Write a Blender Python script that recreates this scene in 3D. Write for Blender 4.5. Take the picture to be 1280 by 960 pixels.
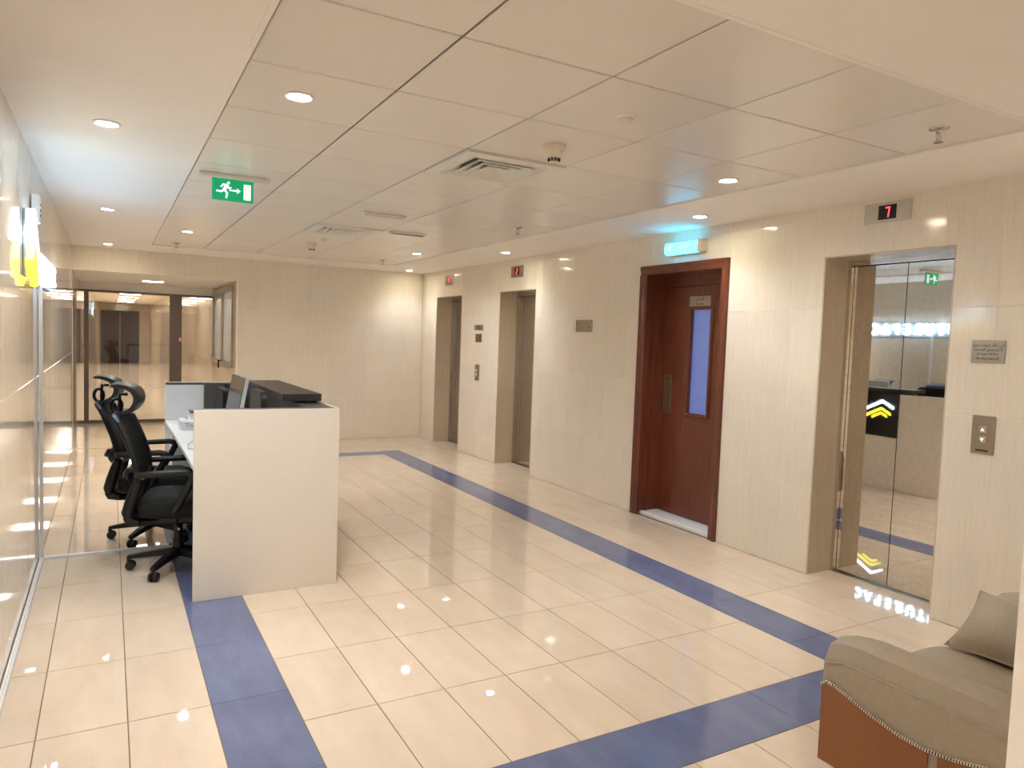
import bpy, bmesh, math, random
from mathutils import Vector, Matrix
random.seed(7)
S = bpy.context.scene
COL = S.collection
for o in list(bpy.data.objects):
    bpy.data.objects.remove(o, do_unlink=True)

# ------------------------------------------------------------------ camera
F_PX, YAW, PITCH, ROLL, CAMZ = 892.893, math.radians(29.4968), math.radians(3.48406), math.radians(-2.04051), 1.5138
def cam_axes():
    cy, sy, cp, sp = math.cos(YAW), math.sin(YAW), math.cos(PITCH), math.sin(PITCH)
    f = Vector((sy*cp, cy*cp, -sp)); r0 = Vector((cy, -sy, 0)); d0 = f.cross(r0)
    r = r0*math.cos(ROLL) + d0*math.sin(ROLL); d = -r0*math.sin(ROLL) + d0*math.cos(ROLL)
    return r, d, f
_r, _d, _f = cam_axes()
cd = bpy.data.cameras.new('camera'); cam = bpy.data.objects.new('camera', cd); COL.objects.link(cam)
cam.matrix_world = Matrix(((_r.x, -_d.x, -_f.x, 0), (_r.y, -_d.y, -_f.y, 0), (_r.z, -_d.z, -_f.z, CAMZ), (0, 0, 0, 1)))
cd.sensor_fit = 'HORIZONTAL'; cd.sensor_width = 36.0; cd.lens = 36.0*F_PX/1280.0
cd.clip_start = 0.02; cd.clip_end = 200
S.camera = cam

# ------------------------------------------------------------------ world, exposure, lamp levels
w = bpy.data.worlds.new('world'); S.world = w; w.use_nodes = True
w.node_tree.nodes['Background'].inputs[0].default_value = (1.0, 0.93, 0.84, 1)
w.node_tree.nodes['Background'].inputs[1].default_value = 0.05
S.view_settings.view_transform = 'Standard'; S.view_settings.look = 'None'
S.view_settings.exposure = 0.20; S.view_settings.gamma = 1.0; S.view_settings.use_curve_mapping = False
LAMP = 70.0             # radiance of a downlight lens
SPOT_W = 100.0          # power of the lamp inside each downlight
LAMP_COL = (0.93, 0.965, 1.0)
S.cycles.max_bounces = 14; S.cycles.diffuse_bounces = 9; S.cycles.glossy_bounces = 8

# ------------------------------------------------------------------ room numbers (metres; camera stands at x=0, y=0)
XL, XR, YB, YF = -0.385, 4.13, 10.13, -2.6
ZC, ZT = 2.468, 2.476         # plasterboard ceiling, metal tile ceiling
XD = 4.40                     # plane of the lift doors
CX1 = 1.50                    # right wall of the corridor beyond the back wall
YP, YE = 12.8, 34.0           # glass partition and end of that corridor
WX, WY = 1.60, 0.72           # corner of the wall beside the camera

# ------------------------------------------------------------------ helpers
def lin(c):
    return tuple(((v/255.0)/12.92 if v/255.0 <= 0.04045 else ((v/255.0+0.055)/1.055)**2.4) for v in c)

class MB:
    def __init__(s): s.v = []; s.f = []; s.smooth = []
    def add(s, vs, fs, smooth=False):
        b = len(s.v); s.v += [tuple(p) for p in vs]
        for q in fs: s.f.append([b+i for i in q]); s.smooth.append(smooth)
        return s
    def box(s, x0, x1, y0, y1, z0, z1, bev=0.0):
        if bev <= 0:
            vs = [(x, y, z) for z in (z0, z1) for y in (y0, y1) for x in (x0, x1)]
            return s.add(vs, [(0, 2, 3, 1), (4, 5, 7, 6), (0, 1, 5, 4), (2, 6, 7, 3), (0, 4, 6, 2), (1, 3, 7, 5)])
        bm = bmesh.new(); bmesh.ops.create_cube(bm, size=1)
        for v in bm.verts:
            v.co = Vector(((x0+x1)/2+v.co.x*(x1-x0), (y0+y1)/2+v.co.y*(y1-y0), (z0+z1)/2+v.co.z*(z1-z0)))
        n = 3 if bev > 0.012 else 1
        bmesh.ops.bevel(bm, geom=list(bm.edges), offset=min(bev, .45*min(x1-x0, y1-y0, z1-z0)), segments=n, affect='EDGES', profile=0.5)
        s.add([v.co.copy() for v in bm.verts], [[v.index for v in f.verts] for f in bm.faces], n > 1); bm.free(); return s
    def prism(s, poly, axis, a0, a1):
        """poly: 2-D points; axis 'x': (y,z), 'y': (x,z), 'z': (x,y); swept from a0 to a1"""
        def p(q, a): return {'x': (a, q[0], q[1]), 'y': (q[0], a, q[1]), 'z': (q[0], q[1], a)}[axis]
        n = len(poly)
        ar = sum(poly[i][0]*poly[(i+1) % n][1]-poly[(i+1) % n][0]*poly[i][1] for i in range(n))
        if (ar < 0) != (axis == 'y') : poly = poly[::-1]
        if a1 < a0: a0, a1 = a1, a0
        vs = [p(q, a0) for q in poly]+[p(q, a1) for q in poly]
        fs = [list(range(n))[::-1], list(range(n, 2*n))]+[(i, (i+1) % n, n+(i+1) % n, n+i) for i in range(n)]
        return s.add(vs, fs)
    def tube(s, path, r, seg=10, ry=None, closed=False, caps=True):
        P = [Vector(p) for p in path]; n = len(P)
        R = r if isinstance(r, (list, tuple)) else [r]*n
        vs = []; up = None
        for i in range(n):
            a = P[i-1] if (i > 0 or closed) else P[i]; b = P[(i+1) % n] if (i < n-1 or closed) else P[i]
            t = (b-a).normalized()
            if up is None:
                up = Vector((0, 1, 0)) if abs(t.y) < 0.9 else Vector((0, 0, 1))
            u = (up-t*up.dot(t)).normalized(); up = u; w_ = t.cross(u)
            k = 1.0 if ry is None else ry
            for j in range(seg):
                g = 2*math.pi*j/seg
                vs.append(P[i]+u*math.cos(g)*R[i]*k+w_*math.sin(g)*R[i])
        fs = []
        for i in range(n if closed else n-1):
            for j in range(seg):
                a = i*seg+j; b = i*seg+(j+1) % seg; c = ((i+1) % n)*seg+(j+1) % seg; d = ((i+1) % n)*seg+j
                fs.append((a, b, c, d))
        if caps and not closed: fs += [list(range(seg))[::-1], list(range((n-1)*seg, n*seg))]
        return s.add(vs, fs, True)
    def lathe(s, prof, c, axis='z', seg=24):
        """prof: (radius, height) pairs from one end to the other"""
        vs = []; n = len(prof)
        for (r, h) in prof:
            for j in range(seg):
                g = 2*math.pi*j/seg; a, b = r*math.cos(g), r*math.sin(g)
                vs.append({'z': (c[0]+a, c[1]+b, c[2]+h), 'x': (c[0]+h, c[1]+a, c[2]+b), 'y': (c[0]+b, c[1]+h, c[2]+a)}[axis])
        fs = [(i*seg+j, i*seg+(j+1) % seg, (i+1)*seg+(j+1) % seg, (i+1)*seg+j) for i in range(n-1) for j in range(seg)]
        if prof[0][0] > 1e-5: fs.append(list(range(seg))[::-1])
        if prof[-1][0] > 1e-5: fs.append(list(range((n-1)*seg, n*seg)))
        return s.add(vs, fs, True)
    def grid(s, fn, nu, nv, smooth=True):
        vs = [fn(i/nu, j/nv) for i in range(nu+1) for j in range(nv+1)]
        fs = [(i*(nv+1)+j, (i+1)*(nv+1)+j, (i+1)*(nv+1)+j+1, i*(nv+1)+j+1) for i in range(nu) for j in range(nv)]
        return s.add(vs, fs, smooth)
    def mesh(s, name, off=Vector((0, 0, 0))):
        me = bpy.data.meshes.new(name)
        me.from_pydata([Vector(p)-off for p in s.v], [], s.f)
        me.polygons.foreach_set('use_smooth', s.smooth)
        bm = bmesh.new(); bm.from_mesh(me); bmesh.ops.recalc_face_normals(bm, faces=bm.faces); bm.to_mesh(me); bm.free()
        return me
    def build(s, name, m, parent=None):
        off = wloc(parent) if parent else Vector((0, 0, 0))
        me = s.mesh(name, off); me.materials.append(m)
        o = bpy.data.objects.new(name, me); COL.objects.link(o)
        if parent: o.parent = parent
        if any(s.smooth): smooth_by_angle(o)
        return o
def smooth_by_angle(o):
    me = o.data
    bm = bmesh.new(); bm.from_mesh(me)
    for e in bm.edges:
        if len(e.link_faces) == 2 and e.calc_face_angle(0) > math.radians(42): e.smooth = False
    bm.to_mesh(me); bm.free()
def wloc(o):
    v = Vector((0, 0, 0))
    while o: v += o.location; o = o.parent
    return v
def tag(o, label=None, cat=None, group=None, kind=None):
    if label: o['label'] = label
    if cat: o['category'] = cat
    if group: o['group'] = group
    if kind: o['kind'] = kind
    return o
def thing(name, loc, label, cat, group=None):
    o = bpy.data.objects.new(name, None); COL.objects.link(o); o.location = loc; o.empty_display_size = 0.1
    return tag(o, label, cat, group)
def struct(name, mb, m, label=None, cat='wall'):
    o = mb.build(name, m); return tag(o, label, cat, kind='structure')
def copy_tree(o, parent=None):
    c = o.copy(); COL.objects.link(c); c.parent = parent
    for ch in list(o.children): copy_tree(ch, c)
    return c
def text_mb(body, size, origin, ax, depth=0.002, align='CENTER', spacing=1.0, bold=0.0, squeeze=1.0):
    cu = bpy.data.curves.new('t', 'FONT'); cu.body = body; cu.size = size; cu.align_x = align; cu.align_y = 'CENTER'
    cu.extrude = depth/2; cu.space_character = spacing; cu.offset = bold; cu.resolution_u = 3
    ob = bpy.data.objects.new('t', cu); COL.objects.link(ob)
    dg = bpy.context.evaluated_depsgraph_get(); dg.update()
    me = bpy.data.meshes.new_from_object(ob.evaluated_get(dg))
    X, Y, Z = {'right': ((0, -1, 0), (0, 0, 1), (-1, 0, 0)), 'left': ((0, 1, 0), (0, 0, 1), (1, 0, 0)),
               'front': ((1, 0, 0), (0, 0, 1), (0, -1, 0))}[ax]
    X, Y, Z = Vector(X), Vector(Y), Vector(Z); O = Vector(origin)
    mb = MB(); mb.add([O+X*v.co.x*squeeze+Y*v.co.y+Z*(v.co.z+depth/2) for v in me.vertices], [list(p.vertices) for p in me.polygons])
    bpy.data.objects.remove(ob, do_unlink=True); bpy.data.curves.remove(cu); bpy.data.meshes.remove(me)
    return mb

# ------------------------------------------------------------------ materials
MATS = {}
def nodes_of(name):
    m = bpy.data.materials.new(name); m.use_nodes = True
    nt = m.node_tree; b = nt.nodes['Principled BSDF']; MATS[name] = m
    return m, nt, b
def pos_noise(nt, scale, vec_scale=(1, 1, 1), detail=4.0, rough=0.55):
    g = nt.nodes.new('ShaderNodeNewGeometry'); mp = nt.nodes.new('ShaderNodeMapping'); n = nt.nodes.new('ShaderNodeTexNoise')
    mp.inputs['Scale'].default_value = vec_scale
    n.inputs['Scale'].default_value = scale; n.inputs['Detail'].default_value = detail; n.inputs['Roughness'].default_value = rough
    nt.links.new(g.outputs['Position'], mp.inputs['Vector']); nt.links.new(mp.outputs['Vector'], n.inputs['Vector'])
    return n.outputs['Fac']
def ramp(nt, fac, c0, c1, p0=0.3, p1=0.7):
    r = nt.nodes.new('ShaderNodeValToRGB'); e = r.color_ramp.elements
    e[0].position = p0; e[0].color = (*c0, 1); e[1].position = p1; e[1].color = (*c1, 1)
    nt.links.new(fac, r.inputs['Fac']); return r.outputs['Color']
def mix_rgb(nt, fac, a, b, mode='MIX'):
    n = nt.nodes.new('ShaderNodeMix'); n.data_type = 'RGBA'; n.blend_type = mode
    if isinstance(fac, (int, float)): n.inputs[0].default_value = fac
    else: nt.links.new(fac, n.inputs[0])
    for sock, val in ((n.inputs[6], a), (n.inputs[7], b)):
        if isinstance(val, tuple): sock.default_value = (*val, 1)
        else: nt.links.new(val, sock)
    return n.outputs[2]
def obj_random(nt, lo, hi):
    oi = nt.nodes.new('ShaderNodeObjectInfo'); mr = nt.nodes.new('ShaderNodeMapRange')
    mr.inputs['To Min'].default_value = lo; mr.inputs['To Max'].default_value = hi
    nt.links.new(oi.outputs['Random'], mr.inputs['Value']); return mr.outputs['Result']
def bump(nt, b, h, strength, dist=0.002):
    n = nt.nodes.new('ShaderNodeBump'); n.inputs['Strength'].default_value = strength; n.inputs['Distance'].default_value = dist
    nt.links.new(h, n.inputs['Height']); nt.links.new(n.outputs['Normal'], b.inputs['Normal'])
def plain(name, rgb, rough=0.5, metal=0.0, spec=0.5, var=0.05, scale=18, emis=None, estr=0.0, coat=0.0):
    m, nt, b = nodes_of(name); c = lin(rgb)
    f = pos_noise(nt, scale)
    col = ramp(nt, f, tuple(v*(1-var) for v in c), tuple(min(1, v*(1+var)) for v in c))
    nt.links.new(col, b.inputs['Base Color'])
    b.inputs['Roughness'].default_value = rough; b.inputs['Metallic'].default_value = metal
    b.inputs['Specular IOR Level'].default_value = spec; b.inputs['Coat Weight'].default_value = coat
    if emis: b.inputs['Emission Color'].default_value = (*emis, 1); b.inputs['Emission Strength'].default_value = estr
    return m
def tile_mat(name, c0, c1, rough, streak, var=0.04, spec=0.5, rough_var=0.0, sc=1.0):
    m, nt, b = nodes_of(name)
    f1 = pos_noise(nt, 9.0*sc, streak, 6.0, 0.65); f2 = pos_noise(nt, 1.6, (1, 1, 1), 3.0)
    a = ramp(nt, f1, lin(c0), lin(c1), 0.33, 0.68)
    a2 = mix_rgb(nt, 0.22, a, ramp(nt, f2, lin(c0), lin(c1), 0.35, 0.65))
    v = obj_random(nt, 1-var, 1+var)
    cmb = nt.nodes.new('ShaderNodeCombineColor')
    for i in range(3): nt.links.new(v, cmb.inputs[i])
    a3 = mix_rgb(nt, 1.0, a2, cmb.outputs[0], 'MULTIPLY')
    nt.links.new(a3, b.inputs['Base Color'])
    b.inputs['Roughness'].default_value = rough; b.inputs['Specular IOR Level'].default_value = spec
    return m
M = {}
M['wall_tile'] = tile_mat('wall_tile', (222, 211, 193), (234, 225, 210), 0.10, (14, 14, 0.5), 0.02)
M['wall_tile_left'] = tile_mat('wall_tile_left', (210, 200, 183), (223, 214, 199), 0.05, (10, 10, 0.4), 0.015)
M['wall_grout'] = plain('wall_grout', (238, 230, 214), 0.8)
M['floor_tile'] = tile_mat('floor_tile', (209, 190, 167), (222, 205, 185), 0.02, (0.8, 0.25, 1), 0.03)
M['blue_tile'] = tile_mat('blue_tile', (94, 102, 136), (114, 122, 154), 0.12, (0.7, 0.25, 1), 0.06)
M['floor_grout'] = plain('floor_grout', (124, 102, 80), 0.8)
M['gypsum'] = plain('gypsum', (244, 238, 230), 0.75, var=0.015, scale=3)
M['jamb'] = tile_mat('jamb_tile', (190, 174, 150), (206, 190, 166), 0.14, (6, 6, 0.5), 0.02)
M['black_gap'] = plain('dark_void_sheet', (26, 22, 20), 0.9)
M['white_plastic'] = plain('white_plastic', (226, 222, 212), 0.4)
M['cream_plastic'] = plain('cream_plastic', (222, 210, 188), 0.45)
M['alu_white'] = plain('white_trunking', (226, 224, 220), 0.35)
M['chrome'] = plain('chrome', (205, 200, 192), 0.12, metal=1.0)
M['black_plastic'] = plain('black_plastic', (15, 15, 16), 0.42)
M['black_fabric'] = plain('black_fabric', (13, 13, 14), 0.85, scale=300, var=0.3)
M['black_gloss'] = plain('black_gloss', (14, 14, 16), 0.12)
M['screen'] = plain('screen', (58, 52, 48), 0.18)
M['silver'] = plain('silver_plastic', (205, 206, 208), 0.3)
M['desk_cream'] = plain('desk_cream', (224, 216, 204), 0.38, var=0.01)
M['desk_white'] = plain('desk_white', (236, 236, 236), 0.35, var=0.01)
M['desk_grey'] = plain('desk_grey', (92, 86, 80), 0.42)
M['slab_black'] = plain('slab_black', (50, 45, 42), 0.38)
M['wood'] = None
M['taupe'] = plain('taupe_leather', (160, 146, 124), 0.5, scale=60)
M['orange'] = plain('tan_leather', (136, 84, 46), 0.5, scale=60)
M['stitch'] = plain('white_thread', (226, 216, 196), 0.7)
M['red_plastic'] = plain('red_plastic', (150, 40, 32), 0.4)
M['brown_frame'] = plain('bronze_frame', (112, 98, 86), 0.35)
M['alu'] = plain('aluminium_frame', (168, 160, 148), 0.35, metal=0.5)
M['frost'] = plain('frosted_pane', (196, 204, 204), 0.25)
M['text_dark'] = plain('engraved_dark', (52, 42, 34), 0.6)
M['white_paint'] = plain('white_marking', (240, 244, 244), 0.5, emis=(0.9, 1, 0.97), estr=0.55)
M['green_lit'] = plain('green_lit_panel', (0, 150, 92), 0.35, emis=(0.0, 0.36, 0.16), estr=0.55)
M['lamp'] = plain('lamp_lens', (255, 250, 240), 0.4, emis=LAMP_COL, estr=LAMP)
M['cyan_lit'] = plain('cyan_lit_panel', (120, 240, 235), 0.4, emis=(0.03, 0.42, 0.75), estr=10.0)
M['led_white'] = plain('led_white', (250, 250, 255), 0.4, emis=(0.50, 0.74, 1.0), estr=18.0)
M['led_side'] = plain('acrylic_side', (150, 156, 162), 0.3)
M['led_yellow'] = plain('led_yellow', (240, 220, 30), 0.4, emis=(1.0, 0.80, 0.03), estr=4.0)
M['led_red'] = plain('led_red', (230, 40, 60), 0.4, emis=(1.0, 0.06, 0.10), estr=2.2)
M['blue_pane'] = plain('blue_lit_pane', (96, 112, 168), 0.2, emis=(0.10, 0.14, 0.36), estr=0.55)
M['fill_glow'] = plain('fill_panel_glow', (240, 246, 255), 0.4, emis=(1.0, 0.97, 0.93), estr=44.0)
M['maroon'] = plain('maroon_door', (44, 16, 16), 0.65)
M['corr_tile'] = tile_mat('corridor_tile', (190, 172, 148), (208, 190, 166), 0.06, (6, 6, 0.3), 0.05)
M['corr_floor'] = tile_mat('corridor_floor', (218, 202, 178), (232, 218, 196), 0.07, (0.8, 0.3, 1), 0.05)
def make_wood():
    m, nt, b = nodes_of('mahogany')
    f = pos_noise(nt, 26.0, (1, 3.2, 0.10), 5.0, 0.6)
    nt.links.new(ramp(nt, f, lin((72, 33, 21)), lin((126, 64, 40)), 0.25, 0.8), b.inputs['Base Color'])
    b.inputs['Roughness'].default_value = 0.32
    return m
M['wood'] = make_wood()
def make_steel(name, rgb, rough, wave):
    m, nt, b = nodes_of(name)
    b.inputs['Metallic'].default_value = 1.0; b.inputs['Roughness'].default_value = rough
    f = pos_noise(nt, 30.0, (8, 8, 0.15) if wave == 0 else (1, 1, 1), 3.0)
    c = lin(rgb); nt.links.new(ramp(nt, f, tuple(v*.93 for v in c), tuple(min(1, v*1.05) for v in c)), b.inputs['Base Color'])
    if wave: bump(nt, b, pos_noise(nt, 2.2, (1, 1.0, 1.6), 1.0), wave, 0.004)
    else:
        b.inputs['Anisotropic'].default_value = 0.6
        bump(nt, b, f, 0.03, 0.0005)
    return m
M['steel'] = make_steel('brushed_steel', (196, 190, 182), 0.24, 0)
M['mirror'] = make_steel('mirror_steel', (226, 222, 216), 0.02, 0.05)
M['plate'] = make_steel('plate_steel', (168, 154, 134), 0.32, 0)
def make_ceiling_tile():
    m, nt, b = nodes_of('perforated_metal')
    g = nt.nodes.new('ShaderNodeNewGeometry'); mp = nt.nodes.new('ShaderNodeMapping'); vo = nt.nodes.new('ShaderNodeTexVoronoi')
    mp.inputs['Scale'].default_value = (1, 1, 0)
    vo.inputs['Scale'].default_value = 95.0; vo.inputs['Randomness'].default_value = 0.0
    nt.links.new(g.outputs['Position'], mp.inputs['Vector']); nt.links.new(mp.outputs['Vector'], vo.inputs['Vector'])
    c = lin((234, 227, 217))
    dots = ramp(nt, vo.outputs['Distance'], tuple(v*.84 for v in c), c, 0.22, 0.34)
    v = obj_random(nt, 0.97, 1.02); cmb = nt.nodes.new('ShaderNodeCombineColor')
    for i in range(3): nt.links.new(v, cmb.inputs[i])
    nt.links.new(mix_rgb(nt, 1.0, dots, cmb.outputs[0], 'MULTIPLY'), b.inputs['Base Color'])
    b.inputs['Roughness'].default_value = 0.30; b.inputs['Specular IOR Level'].default_value = 0.5
    return m
M['ceil_tile'] = make_ceiling_tile()
def make_glass():
    m, nt, b = nodes_of('clear_glass')
    out = nt.nodes['Material Output']; tr = nt.nodes.new('ShaderNodeBsdfTransparent'); gl = nt.nodes.new('ShaderNodeBsdfGlossy')
    fr = nt.nodes.new('ShaderNodeFresnel'); mx = nt.nodes.new('ShaderNodeMixShader')
    tr.inputs['Color'].default_value = (0.86, 0.86, 0.84, 1); gl.inputs['Roughness'].default_value = 0.02; fr.inputs['IOR'].default_value = 1.5
    nt.links.new(fr.outputs[0], mx.inputs[0]); nt.links.new(tr.outputs[0], mx.inputs[1]); nt.links.new(gl.outputs[0], mx.inputs[2])
    nt.links.new(mx.outputs[0], out.inputs['Surface'])
    return m
M['glass'] = make_glass()

# ------------------------------------------------------------------ tiling
TILE_MESH = {}
def tile_mesh(a, b, t, axis, m, bev=0.0015):
    """a thin slab a x b x t whose face looks along +axis or -axis; origin at the middle of the visible face"""
    key = (round(a, 3), round(b, 3), t, axis, m.name, bev)
    if key in TILE_MESH: return TILE_MESH[key]
    h, k = a/2, b/2
    loc = [(-h, -k, -t), (h, -k, -t), (h, k, -t), (-h, k, -t), (-h, -k, -bev), (h, -k, -bev), (h, k, -bev), (-h, k, -bev),
           (-h+bev, -k+bev, 0), (h-bev, -k+bev, 0), (h-bev, k-bev, 0), (-h+bev, k-bev, 0)]
    X, Y, Z = {'z': ((1, 0, 0), (0, 1, 0), (0, 0, 1)), '-z': ((1, 0, 0), (0, -1, 0), (0, 0, -1)), 'x': ((0, 1, 0), (0, 0, 1), (1, 0, 0)),
               '-x': ((0, -1, 0), (0, 0, 1), (-1, 0, 0)), '-y': ((1, 0, 0), (0, 0, 1), (0, -1, 0))}[axis]
    X, Y, Z = Vector(X), Vector(Y), Vector(Z)
    mb = MB(); mb.add([X*p[0]+Y*p[1]+Z*p[2] for p in loc],
        [(8, 9, 10, 11), (4, 5, 9, 8), (5, 6, 10, 9), (6, 7, 11, 10), (7, 4, 8, 11), (0, 1, 5, 4), (1, 2, 6, 5), (2, 3, 7, 6), (3, 0, 4, 7)])
    me = mb.mesh('tile'); me.materials.append(m); TILE_MESH[key] = me
    return me
def sub_rect(r, holes):
    """rectangle r minus the holes, as a list of rectangles (u0,u1,v0,v1)"""
    out = [r]
    for h in holes:
        nxt = []
        for (a, b, c, d) in out:
            A, B, Cc, D = max(a, h[0]), min(b, h[1]), max(c, h[2]), min(d, h[3])
            if A >= B-1e-6 or Cc >= D-1e-6: nxt.append((a, b, c, d)); continue
            if a < A-1e-6: nxt.append((a, A, c, d))
            if B < b-1e-6: nxt.append((B, b, c, d))
            if c < Cc-1e-6: nxt.append((A, B, c, Cc))
            if D < d-1e-6: nxt.append((A, B, D, d))
        out = nxt
    return [q for q in out if q[1]-q[0] > 0.012 and q[3]-q[2] > 0.012]
def lay(parent, name, rects, place, axis, m, t, gap, bev=0.0015):
    off = wloc(parent)
    for (u0, u1, v0, v1) in rects:
        a, b = u1-u0-gap, v1-v0-gap
        me = tile_mesh(a, b, t, axis, m, bev)
        o = bpy.data.objects.new(name, me); COL.objects.link(o); o.parent = parent
        o.location = Vector(place((u0+u1)/2, (v0+v1)/2))-off
def cells(us, vs, holes=()):
    r = []
    for i in range(len(us)-1):
        for j in range(len(vs)-1): r += sub_rect((us[i], us[i+1], vs[j], vs[j+1]), holes)
    return r
def lines(start, step, lo, hi):
    k = math.ceil((lo-start)/step-1e-6); out = [lo]
    while start+k*step < hi-1e-6:
        v = start+k*step
        if v > lo+0.012: out.append(v)
        k += 1
    if hi-out[-1] < 0.012: out[-1] = hi
    else: out.append(hi)
    return out
TT = 0.008   # tile thickness: tile faces lie on the nominal wall planes, the grout bed 2 mm behind

# ------------------------------------------------------------------ floor
SX0, SX1, SX2, SX3 = 0.363, 0.665, 3.070, 3.370      # blue strips, x
SY0, SY1, SY2, SY3 = 1.842, 2.140, 8.690, 8.965      # blue strips, y
fl = struct('floor', MB().box(XL-.02, XR+.30, YF, YB+.03, -0.10, -0.002), M['floor_grout'], 'polished cream porcelain tile floor with a blue border', 'floor')
orow = lambda lo, hi: lines(3.015, 0.597, lo, hi)
fplace = lambda u, v: (u, v, 0)
inner = cells([SX1+(SX2-SX1)*i/8 for i in range(9)], [SY1+(SY2-SY1)*j/11 for j in range(12)])
left = cells([XL, SX0-0.596, SX0-0.298, SX0], orow(SY0, YB))
right = cells([SX3, SX3+.30, SX3+.60, XR], orow(SY0, YB))
backr = cells([SX0+(SX3-SX0)*i/10 for i in range(11)], orow(SY3, YB))
front = cells(lines(0.065, 0.30, XL, XR), [0.6, 1.22, SY0], [(WX, XR, 0.5, WY)])
lay(fl, 'floor_tile', inner+left+right+backr+front, fplace, 'z', M['floor_tile'], TT, 0.0042, 0.001)
strips = cells([SX0, SX1], orow(SY0, SY3))+cells([SX2, SX3], orow(SY0, SY3))+cells(lines(SX1, .6, SX1, SX2), [SY0, SY1])+cells(lines(SX1, .6, SX1, SX2), [SY2, SY3])
lay(fl, 'border_tile', strips, fplace, 'z', M['blue_tile'], TT, 0.0025, 0.001)
ent = MB()
for (a, b, c, d) in cells(lines(0.065, .30, XL, WX), lines(0.6, .62, YF, 0.6)): ent.box(a+.0015, b-.0015, c+.0015, d-.0015, -.008, 0)
eo = ent.build('entrance_tile', M['floor_tile'], fl); eo['kind'] = 'stuff'
RECESS = cells([XR, XD-.031], [2.305, 2.74, 3.155])+cells([XR, XD-.031], [6.83, 7.255, 7.68])+cells([XR, XD-.031], [8.745, 9.17, 9.60])
lay(fl, 'floor_tile', RECESS, fplace, 'z', M['floor_tile'], TT, 0.0035, 0.001)

# ------------------------------------------------------------------ right wall with its four openings
LIFTS = [(8.745, 9.600, 2.10), (6.830, 7.680, 2.10), (2.305, 3.155, 2.14)]
DOOR = (4.06, 4.935, 2.13)
holes = [(a, b, 0, h) for a, b, h in LIFTS]+[(3.985, 5.02, 0, 2.205)]
zl = [0, 0.588, 1.188, 1.790, 2.390, ZC]
wr = MB()
for r in sub_rect((WY-.1, YB, 0, ZC), [(a, b, 0, h) for a, b, h in LIFTS]+[(DOOR[0]-.02, DOOR[1]+.02, 0, DOOR[2]+.02)]): wr.box(XR+.002, XR+.27, r[0], r[1], r[2], r[3])
wro = struct('wall_right', wr, M['wall_grout'], 'beige vertical-grain tile wall with three lift openings and a wooden door', 'wall')
ys = lines(2.065, .30, WY, 3.10)+[3.4]+lines(3.704, .30, 3.704, YB)
ys = [y for y in ys if not (2.70 < y < 3.09)]
lay(wro, 'wall_tile', cells(ys, zl, holes), lambda u, v: (XR, u, v), '-x', M['wall_tile'], TT, 0.0042)
# each reveal slab is a piece of the wall
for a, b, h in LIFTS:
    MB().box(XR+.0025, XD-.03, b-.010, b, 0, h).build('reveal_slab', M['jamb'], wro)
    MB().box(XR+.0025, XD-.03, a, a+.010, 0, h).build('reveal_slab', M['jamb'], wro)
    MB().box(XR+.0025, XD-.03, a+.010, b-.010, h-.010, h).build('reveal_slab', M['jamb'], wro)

# ------------------------------------------------------------------ back wall with the corridor opening
OH = 2.18
bk = MB()
for r in sub_rect((XL, XR, 0, ZC), [(XL, CX1-.005, 0, OH)]): bk.box(r[0], r[1], YB+.002, YB+.14, r[2], r[3])
bko = struct('wall_back', bk, M['wall_grout'], 'beige tile wall facing the entrance with a corridor opening', 'wall')
xs = lines(CX1-.005, .30, XL, XR)
lay(bko, 'wall_tile', cells(xs, zl, [(XL, CX1-.005, 0, OH)]), lambda u, v: (u, YB, v), '-y', M['wall_tile'], TT, 0.004)

# ------------------------------------------------------------------ left wall, entrance walls
lo_ = struct('wall_left', MB().box(XL-.14, XL-.002, YF, YB+.14, 0, ZC), M['wall_grout'], 'polished beige tile wall carrying the lit company sign', 'wall')
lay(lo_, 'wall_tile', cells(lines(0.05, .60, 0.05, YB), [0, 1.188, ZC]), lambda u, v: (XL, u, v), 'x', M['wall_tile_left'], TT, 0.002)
struct('wall_entrance', MB().box(WX, XR+.27, WY-.16, WY, 0, ZC), M['gypsum'], 'plain painted wall end behind the sofa', 'wall')
struct('wall_entrance_side', MB().box(WX, WX+.15, YF, WY-.16, 0, ZC), M['gypsum'], 'plain painted side wall of the entrance passage', 'wall')
struct('wall_front', MB().box(XL-.14, WX+.15, YF-.15, YF, 0, ZC), M['gypsum'], 'plain painted wall behind the entrance passage', 'wall')

# ------------------------------------------------------------------ ceiling
FX0, FX1, FY0, FY1 = 0.41, 3.35, 1.55, 9.34
gy = MB()
for r in sub_rect((XL-.14, XR+.3, YF-.15, YB+.14), [(FX0, FX1, FY0, FY1)]): gy.box(r[0], r[1], r[2], r[3], ZC, ZC+.10)
cl = struct('ceiling', gy, M['gypsum'], 'plasterboard ceiling surrounding a field of perforated metal tiles', 'ceiling')
cx = [FX0+.022, 0.986, 1.586, 2.186, 2.786, FX1-.004]; cyl = [FY0+.022]+[2.14+.6*k for k in range(12)]+[FY1-.004]
DIFF = [(1.886, 3.64), (1.886, 6.64)]
is_diff = lambda r: any(r[0] < d[0] < r[1] and r[2] < d[1] < r[3] for d in DIFF)
cr = cells(cx, cyl)
lay(cl, 'ceiling_tile', [r for r in cr if not is_diff(r)], lambda u, v: (u, v, ZT), '-z', M['ceil_tile'], 0.010, 0.009, 0.003)
vd = MB()
for r in sub_rect((FX0-.02, FX1+.02, FY0-.02, FY1+.02), [(d[0]-.3, d[0]+.3, d[1]-.3, d[1]+.3) for d in DIFF]): vd.box(r[0], r[1], r[2], r[3], ZT+.012, ZT+.03)
vd.build('dark_void_sheet', M['black_gap'], cl)  # black sheet close above the tiles stands in for shade in their gaps
tr = MB()
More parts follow.
